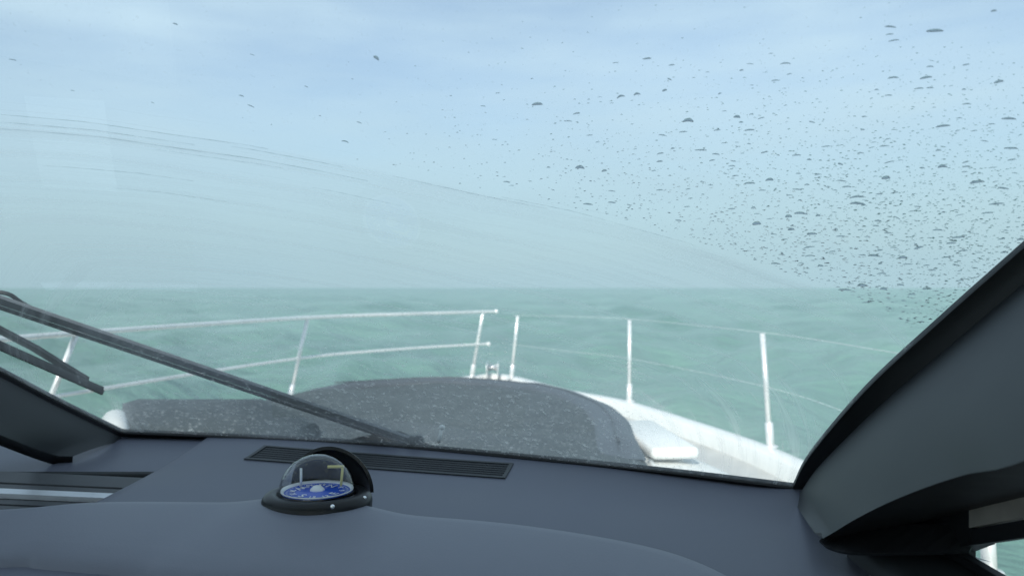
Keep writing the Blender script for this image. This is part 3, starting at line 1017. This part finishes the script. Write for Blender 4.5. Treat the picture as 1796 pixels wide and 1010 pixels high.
# sloping frame bar above the pane, pale trim strip above it
def wbar(name, x, z_off0, z_off1, mat, th=0.012, y0=1.03, y1=-0.4):
    bm = bmesh.new()
    ys = [y0 + (y1 - y0) * k / 12 for k in range(13)]
    lo = [V((x, y, -0.332 + (1.01 - y) * 0.41 + z_off0)) for y in ys]
    hi = [V((x, y, -0.332 + (1.01 - y) * 0.41 + z_off1)) for y in ys]
    rows = [lo, hi, [p + V((th, 0, 0)) for p in hi], [p + V((th, 0, 0)) for p in lo]]
    vs = grid_faces(bm, rows, close_v=True)
    bm.faces.new([r[0] for r in vs]); bm.faces.new([r[-1] for r in vs][::-1])
    return build(name, bm, mat, sw, smooth=False)
wbar('frame_bar', 0.568, 0.0, 0.020, 'black')
wbar('trim_strip', 0.565, 0.0215, 0.050, 'wood', y0=0.975)
wbar('head_liner', 0.572, 0.051, 0.16, 'black')
bm = bmesh.new()
cf = [(0.95, -0.305), (0.95, -0.20), (1.10, -0.235), (1.22, -0.275), (1.33, -0.33), (1.40, -0.385), (1.40, -0.46), (0.95, -0.46)]
cf = [(0.98, -0.318), (0.94, -0.21), (1.10, -0.24), (1.22, -0.28), (1.33, -0.335), (1.40, -0.39), (1.40, -0.46), (1.02, -0.46), (1.02, -0.34)]
vs = grid_faces(bm, [[V((0.567, y, z)) for y, z in cf], [V((0.60, y, z)) for y, z in cf]], close_u=True)
bm.faces.new(vs[0]); bm.faces.new(vs[1][::-1])
build('corner_fill', bm, 'black', sw, smooth=False)
bm = bmesh.new(); box(bm, (0.566, -0.4, -0.349), (0.582, 1.03, -0.337), 0.002, 1); build('sill_bar', bm, 'black', sw, smooth=False)
bm = bmesh.new()
ys = [1.02, -0.4]
vs = [bm.verts.new(p) for p in (V((0.576, 1.015, -0.338)), V((0.576, -0.4, -0.338)), V((0.576, -0.4, -0.332 + 1.41 * 0.41)), V((0.576, 1.015, -0.332)))]
bm.faces.new(vs); build('pane', bm, 'side_glass', sw, smooth=False)

cp = empty('cabin_pillar', (-1.0, 1.8, -0.37), 'dark grey centre post sloping up at the left edge', 'pillar')
OUT = resample([(a * 0.3 + b * 0.7) * 0.99 for a, b in zip(SEAL_LA, SEAL_L)], NP)
INL = [px(128, 800, 1.74), px(100, 799, 1.73), px(60, 786, 1.66), px(0, 762, 1.55), px(-100, 720, 1.40), px(-350, 600, 1.05), px(-700, 420, 0.75)]
INLs = resample(catmull(INL, 8), NP)
bm = bmesh.new()
rows = []
for k in range(7):
    f = k / 6
    bul = 0.012 * math.sin(math.pi * f)
    rows.append([a.lerp(b, f) + V((0, -bul, bul * 0.4)) for a, b in zip(OUT, INLs)])
grid_faces(bm, rows)
build('inner_panel', bm, 'trim', cp)
bm = bmesh.new()
rows = [[p for p in INLs], [p + V((-0.005, 0.006, -0.022)) for p in INLs], [p + V((-0.03, 0.10, -0.02)) for p in INLs]]
grid_faces(bm, rows)
build('underside', bm, 'black', cp)

# ------------------------------------------------------------------ compass
cmp_ = empty('compass', COMP, 'black domed marine compass with blue card on the helm brow', 'compass')
cz = COMP.z
RZ = R(-12)
HD = V((math.sin(-RZ), math.cos(-RZ), 0))      # towards the hood: back and to the right
HS = V((HD.y, -HD.x, 0))
bm = bmesh.new()
lathe(bm, [(0.0, -0.014), (0.083, -0.014), (0.0868, -0.004), (0.088, 0.008), (0.0865, 0.015), (0.082, 0.0205), (0.073, 0.0235), (0.066, 0.0235), (0.0625, 0.021), (0.061, 0.012), (0.0, 0.010)], COMP, 64, 1.0, 0.90, RZ)
build('housing', bm, 'black_plastic', cmp_)
# card: slightly dished disc
CC = COMP + V((0, 0, 0.0225))
CR_ = 0.0555
bm = bmesh.new()
lathe(bm, [(0.0, 0.0035), (0.012, 0.003), (0.036, 0.0005), (0.050, 0.0), (CR_, 0.004), (CR_ + 0.0004, 0.002), (0.0, -0.001)], CC, 64)
card = build('card', bm, 'card_blue', cmp_)
bm = bmesh.new()
lathe(bm, [(0.0515, 0.0022), (CR_ + 0.0008, 0.0058), (CR_ + 0.0012, 0.0040), (0.0515, 0.0012)], CC, 64, loop=True)
build('rim_scale', bm, 'white_ink', card)
bm = bmesh.new()
for k in range(72):
    q = 2 * math.pi * k / 72
    r0, r1 = 0.0515, (0.0475 if k % 2 else 0.0455)
    w = 0.0007
    d = V((math.cos(q), math.sin(q), 0)); e = V((-d.y, d.x, 0))
    zz = V((0, 0, 0.0016))
    bm.faces.new([bm.verts.new(CC + zz + d * r0 + e * w), bm.verts.new(CC + zz + d * r1 + e * w), bm.verts.new(CC + zz + d * r1 - e * w), bm.verts.new(CC + zz + d * r0 - e * w)])
tk = build('degree_ticks', bm, 'white_ink', card, smooth=False)
def text_mesh(s, size):
    cu = bpy.data.curves.new('t', 'FONT'); cu.body = s; cu.size = size; cu.align_x = 'CENTER'; cu.align_y = 'CENTER'; cu.extrude = 0.0003
    ob = bpy.data.objects.new('t', cu); COL.objects.link(ob)
    dg = bpy.context.evaluated_depsgraph_get()
    me = bpy.data.meshes.new_from_object(ob.evaluated_get(dg))
    bpy.data.objects.remove(ob); bpy.data.curves.remove(cu)
    me.materials.clear(); me.materials.append(M['white_ink'])
    return me
marks = ['N', '3', '6', 'E', '12', '15', 'S', '21', '24', 'W', '30', '33']
for k, s in enumerate(marks):
    big = s in 'NESW'
    q = R(62) - k * R(30)
    d = V((math.cos(q), math.sin(q), 0))
    me = text_mesh(s, 0.021 if big else 0.0125)
    o = bpy.data.objects.new('numeral', me); COL.objects.link(o); o.parent = card
    o.location = (CC - COMP) + d * (0.0345 if big else 0.039) + V((0, 0, 0.0022))
    o.rotation_euler = (0, 0, q + R(90))
bm = bmesh.new()
lathe(bm, [(0.0, 0.011), (0.006, 0.010), (0.011, 0.005), (0.012, 0.002), (0.0, 0.002)], CC, 24)
build('card_hub', bm, 'white_ink', card)
bm = bmesh.new()
lathe(bm, [(0.0, 0.0595), (0.012, 0.0585), (0.025, 0.0545), (0.037, 0.0475), (0.047, 0.0375), (0.054, 0.0265), (0.058, 0.015), (0.060, 0.004), (0.0605, -0.004)], CC, 64)
for f in [f for f in bm.faces if len(f.verts) > 4]: bm.faces.remove(f)
build('dome', bm, 'dome', cmp_)
# pins inside the dome
bm = bmesh.new(); a = px(528, 852, 1.285); tube(bm, [a, a + V((0, 0, 0.014)), a + V((0, 0, 0.029))], 0.0021, 8); build('lubber_pin', bm, 'white_ink', cmp_)
bm = bmesh.new(); a = px(598, 852, 1.265); b = px(601, 818, 1.265)
tube(bm, [a, a.lerp(b, 0.5), b], 0.0021, 8); tube(bm, [b + V((0.002, 0, 0)), b + V((-0.011, 0, 0.0)), b + V((-0.024, 0, -0.0002))], 0.0024, 8); build('lubber_pin', bm, 'yellow', cmp_)
# hood: an arched shell behind the dome
bm = bmesh.new()
rows_o, rows_i = [], []
NA, NB = 40, 14
for i in range(NA + 1):
    al = math.pi * i / NA                              # along the arch, left foot to right foot
    ro, ri = [], []
    for j in range(NB + 1):
        be = R(16) + (R(72)) * j / NB                  # from the front lip backwards
        be2 = be + R(6) * (1 - math.sin(al))
        for lst, rad in ((ro, 1.0), (ri, 0.93)):
            x = -0.079 * rad * math.cos(al) * math.cos(be2)
            z = 0.076 * rad * math.sin(al) * math.cos(be2 * 0.9)
            y = 0.066 * rad * math.sin(be2) + 0.030
            lst.append(COMP + HS * x + HD * y + V((0, 0, 0.012 + z)))
    rows_o.append(ro); rows_i.append(ri[::-1])
rows = [o + i for o, i in zip(rows_o, rows_i)]
vs = grid_faces(bm, rows, close_u=True)
bm.faces.new(vs[0][::-1]); bm.faces.new(vs[-1])
build('hood', bm, 'black_plastic', cmp_, angle=45)
for (x, y, Y) in ((474, 882, 1.222), (583, 888, 1.178), (639, 873, 1.235)):
    c = px(x, y, Y)
    bm = bmesh.new(); bmesh.ops.create_uvsphere(bm, u_segments=12, v_segments=8, radius=0.0036, matrix=Matrix.Translation(c))
    build('screw', bm, 'chrome', cmp_)

# out-of-view paper added left of the helm to mirror a pale patch
bm = bmesh.new()
rows = [[V((-1.02 + 0.15 * i / 6, 1.09 + 0.20 * j / 6, -0.349 + 0.003 * math.sin(i) * math.cos(j))) for i in range(7)] for j in range(7)]
grid_faces(bm, rows)
o = build('added_paper_sheet', bm, 'paper', None, origin=(-0.945, 1.19, -0.352))
tag(o, 'added out-of-view white paper sheet mirrored as a pale patch in the upper left glass', 'paper')

# ------------------------------------------------------------------ rain on the glass
def drop_mesh(seed):
    r = random.Random(seed)
    bm = bmesh.new()
    seg, rings = 14, 4
    ph = [r.uniform(0, 6.28) for _ in range(3)]
    amp = [r.uniform(0.0, 0.22), r.uniform(0.0, 0.16), r.uniform(0, 0.08)]
    arch, low, skew = r.uniform(0.15, 0.9), r.uniform(0.4, 0.9), r.uniform(-0.3, 0.3)   # ends droop, steep upper edge
    rows = []
    for i in range(rings + 1):
        a = (math.pi / 2) * i / rings
        rr, z = math.cos(a), math.sin(a)
        row = []
        for k in range(seg):
            q = 2 * math.pi * k / seg
            m = 1 + sum(amp[j] * math.sin((j + 2) * q + ph[j]) for j in range(3))
            u_, v_ = rr * m * math.cos(q), rr * m * math.sin(q)
            row.append(V((u_, v_ * (1 if v_ > 0 else low) - arch * u_ * u_ + skew * u_, z * (1 if v_ > 0 else 1 + 0.35 * v_))))
        rows.append(row)
    vs = grid_faces(bm, rows, close_u=True)
    bm.faces.new(vs[0][::-1])
    bmesh.ops.remove_doubles(bm, verts=bm.verts[:], dist=1e-4)
    bmesh.ops.recalc_face_normals(bm, faces=bm.faces)
    me = bpy.data.meshes.new('raindrop'); bm.to_mesh(me); bm.free()
    for p in me.polygons: p.use_smooth = len(p.vertices) <= 4
    me.materials.append(M['water'])
    return me
DROPS = [drop_mesh(i) for i in range(16)]
def drop_matrix(x, y, w, h, dep, tilt):
    s, t = glass_st(x, y)
    a, b, nn = glass_frame(s, t)
    p = glass(s, t)
    a2 = a * math.cos(tilt) + b * math.sin(tilt)
    b2 = -a * math.sin(tilt) + b * math.cos(tilt)
    p = p + nn * 0.0006
    m = Matrix(((a2.x * w, b2.x * h, nn.x * dep, p.x), (a2.y * w, b2.y * h, nn.y * dep, p.y), (a2.z * w, b2.z * h, nn.z * dep, p.z + ZC), (0, 0, 0, 1)))
    return m
def edge_x_at(y):
    ys = [q[1] for q in EDGE_R][::-1]; xs = [q[0] for q in EDGE_R][::-1]
    return float(np.interp(y, ys, xs))
def dry(x, y, margin=1.012):
    if x > edge_x_at(y) - 12: return False
    s, t = glass_st(x, y)
    if t > 0.86 or s < -0.97: return False
    return wipe(s, t)[0] > margin
# the ones one can pick out in the photograph: x, y, width in pixels, tilt in degrees
BIG = [(22, 106, 14, -14), (307, 43, 9, -22), (442, 97, 9, -30), (440, 187, 12, -34), (423, 169, 9, -25), (537, 153, 8, -35), (660, 103, 13, -45), (630, 216, 10, -25), (605, 249, 12, -22),
       (127, 160, 7, -20), (267, 181, 7, -30), (847, 187, 10, -8), (873, 164, 9, 0), (942, 184, 18, -2), (996, 213, 14, -6), (1034, 238, 12, 0), (889, 320, 14, -14), (898, 326, 8, 0), (1031, 359, 18, -10), (1073, 356, 13, -8),
       (1017, 294, 17, -10), (1135, 104, 17, 2), (1178, 115, 12, 4), (1174, 140, 9, -25), (1088, 170, 14, 14), (1052, 171, 8, 0), (1162, 238, 16, -14), (1158, 270, 13, 10), (1157, 334, 13, 0), (1157, 284, 10, 0), (1207, 212, 18, -4), (1198, 232, 15, 0),
       (1293, 206, 13, -10), (1335, 208, 12, 16), (1314, 229, 18, 2), (1229, 264, 20, -2), (1256, 271, 14, -12), (1341, 268, 15, 16), (1397, 273, 17, 2), (1424, 215, 12, -16), (1378, 112, 17, -4), (1316, 113, 12, -8), (1360, 142, 16, 2), (1562, 48, 20, -10), (1640, 55, 30, -4), (1568, 72, 16, 4),
       (1567, 137, 17, 0), (1624, 137, 20, 6), (1612, 156, 17, 0), (1752, 144, 16, 14), (1654, 222, 23, 4), (1770, 209, 22, -4), (1727, 248, 14, -18), (1774, 261, 26, -6), (1775, 281, 16, 8), (1551, 257, 17, 4), (1556, 245, 11, 20), (1510, 269, 12, -6),
       (1653, 293, 17, 2), (1695, 293, 14, 6), (1694, 285, 12, 18), (1560, 285, 16, 14), (1290, 309, 10, 4), (1315, 322, 19, -4), (1350, 316, 15, 0), (1399, 333, 16, -8), (1435, 307, 12, 4), (1477, 318, 15, -12), (1485, 328, 16, 0), (1554, 313, 16, 4), (1714, 320, 26, 8), (1760, 331, 19, -10),
       (1503, 346, 22, 2), (1505, 358, 27, -8), (1404, 375, 25, -6), (1283, 367, 13, 0), (1327, 393, 16, 4), (1574, 383, 13, -38), (1609, 363, 10, -18), (1748, 358, 25, 2), (1732, 374, 20, 2), (1383, 380, 12, 4), (1424, 411, 17, 2), (1475, 415, 15, 0), (1645, 404, 18, -4), (1681, 417, 24, 4), (1611, 435, 18, 24),
       (1457, 392, 11, 0), (1420, 449, 15, 4), (1419, 434, 19, 14), (1360, 463, 18, -6), (1405, 462, 10, 0), (1584, 452, 14, -4), (1592, 464, 16, 0), (1635, 474, 13, -10), (1546, 480, 16, 4), (1513, 448, 13, -4), (1533, 449, 20, -4), (1512, 501, 16, -4), (1482, 509, 20, -2), (1599, 517, 14, 0), (1626, 507, 17, 6), (1580, 500, 14, -12),
       (1556, 484, 10, 6), (1530, 484, 10, -6), (1518, 531, 12, 0), (1492, 498, 11, 0), (1568, 435, 12, -8), (1540, 388, 12, 0), (1660, 452, 14, 4), (1690, 440, 14, 4), (1668, 427, 16, 4), (1625, 466, 12, 6)]
placed = []
def ok_far(x, y, d):
    return all((x - a) ** 2 + ((y - b) * 2.2) ** 2 > d * d for a, b in placed)
individual = []
LONE = {(22, 106): 'lone dark raindrop at the far left edge above the wiper fan', (307, 43): 'lone small raindrop highest on the left part of the glass', (442, 97): 'small tilted raindrop alone left of the steepest one',
        (440, 187): 'tilted raindrop just above the wiped fan, lower of a close pair', (423, 169): 'small tilted raindrop, upper of the close pair above the wiped fan', (660, 103): 'steepest tilted raindrop, alone high left of centre',
        (127, 160): 'tiny raindrop near the far left edge, below the darker one', (942, 184): 'broad flat dark raindrop alone right of centre', (1640, 55): 'widest pale raindrop of the three at the upper right',
        (1562, 48): 'dark tilted raindrop, upper left of the three at the upper right', (1568, 72): 'faint raindrop, lowest of the three at the upper right', (1031, 359): 'dark broad raindrop touching the edge of the wiped fan at centre'}
for x, y, w, ti in BIG:
    individual.append((x, y, w, ti)); placed.append((x, y))
tries = 0
while len(individual) < 285 and tries < 20000:
    tries += 1
    x, y = rng.uniform(700, 1900), rng.uniform(-60, 560)
    dens = max(0.04, min(1, (x - 800) / 700)) * max(0.06, min(1, (y - 60) / 260))
    if rng.random() > dens or not dry(x, y, 1.03) or not ok_far(x, y, 17): continue
    individual.append((x, y, 7 + 7 * rng.random() ** 2, rng.gauss(0, 8))); placed.append((x, y))
for i, (x, y, w, ti) in enumerate(individual):
    if not dry(x, y, 0.995): continue
    m = drop_matrix(x, y, 1, 1, 1, R(ti))
    depth = m.translation.y
    half = w * 0.94 / F * depth / 2
    h = half * (rng.uniform(0.13, 0.22) if rng.random() < 0.8 else rng.uniform(0.3, 0.45))
    o = bpy.data.objects.new('raindrop', DROPS[i % 16])
    COL.objects.link(o)
    o.matrix_world = drop_matrix(x, y, half, h, h * rng.uniform(1.3, 2.0), R(ti))
    lab = LONE.get((x, y))
    tag(o, lab or 'dark elongated raindrop in the crowd on the unwiped glass above the wiper fan', 'raindrop', 'larger raindrops on the windscreen')
# the fine spatter between them
def spatter():
    verts, faces = [], []
    src = []
    for me in DROPS[:8]:
        src.append((np.array([v.co[:] for v in me.vertices]), [list(p.vertices) for p in me.polygons]))
    cnt = 0; tries = 0
    base = 0
    while cnt < 6500 and tries < 140000:
        tries += 1
        x, y = rng.uniform(-60, 1900), rng.uniform(-80, 575)
        dens = max(0.03, min(1, (x - 560) / 850)) ** 1.2 * max(0.06, min(1, (y - 40) / 360)) ** 1.2
        if rng.random() > dens or not dry(x, y, 1.008): continue
        w = (1.6 + 5.0 * rng.random() ** 2.4) * (0.65 + 0.35 * dens)
        m = drop_matrix(x, y, 1, 1, 1, 0)
        half = w / F * m.translation.y / 2
        m = drop_matrix(x, y, half, half * rng.uniform(0.22, 0.42), half * rng.uniform(0.35, 0.5), R(rng.gauss(0, 10)))
        vv, ff = src[cnt % 8]
        mm = np.array(m)
        pts = vv @ mm[:3, :3].T + mm[:3, 3]
        verts.append(pts); faces += [[k + base for k in f] for f in ff]
        base += len(vv); cnt += 1
    me = bpy.data.meshes.new('rain_spatter')
    me.from_pydata(np.concatenate(verts).tolist(), [], faces)
    for p in me.polygons: p.use_smooth = len(p.vertices) <= 4
    me.materials.append(M['water'])
    o = bpy.data.objects.new('rain_spatter', me)
    COL.objects.link(o)
    tag(o, 'fine rain spatter dotting the unwiped upper glass', 'rain spatter', kind='stuff')
spatter()

# water pushed into thin beads along the edge of the wiped fan
def streaks():
    bm = bmesh.new()
    # (fan radius ratio, first and last photograph x of the bead, thickness in metres)
    for wr, x0, x1, th in [(1.000, -60, 470, 0.0011), (0.985, -60, 330, 0.0010), (0.972, -60, 640, 0.0012), (0.992, 400, 600, 0.0010), (0.996, 690, 960, 0.0010), (1.002, 880, 1060, 0.0009), (0.962, 240, 480, 0.0007),
                           (0.90, -60, 260, 0.0009), (0.86, 40, 300, 0.0007), (1.0, 1080, 1220, 0.0007), (0.93, 520, 700, 0.0007)]:
        pts = []
        n = 26
        for k in range(n + 1):
            x = x0 + (x1 - x0) * k / n
            y = float(np.interp(x, [q[0] for q in ARC], [q[1] for q in ARC]))
            s_, t_ = glass_st(x, y)
            a, b = unroll(s_, t_)
            # slide towards the pivot along the arm
            ta, tb = PIV[0] + (a - PIV[0]) * wr, PIV[1] + (b - PIV[1]) * wr
            dx, dy = glass_D(s_)
            for _ in range(8):
                dx, dy = glass_D(s_)
                t_ = tb / math.sqrt(1 + dy * dy)
                s_ = ta - dx * t_ - 0.06 * t_
            p = glass(s_, t_) + glass_frame(s_, t_)[2] * 0.0009
            pts.append(p)
        tube(bm, pts, lambda k: 0.45 * th * (0.25 + 0.75 * math.sin(math.pi * min(1, max(0, k))) ** 0.5) * (0.7 + 0.3 * math.sin(40 * k)), 6)
    o = build('water_streaks', bm, 'clear_water', None)
    tag(o, 'thin curved lines of water along the edge of the wiped fan', 'water streaks', kind='stuff')
streaks()
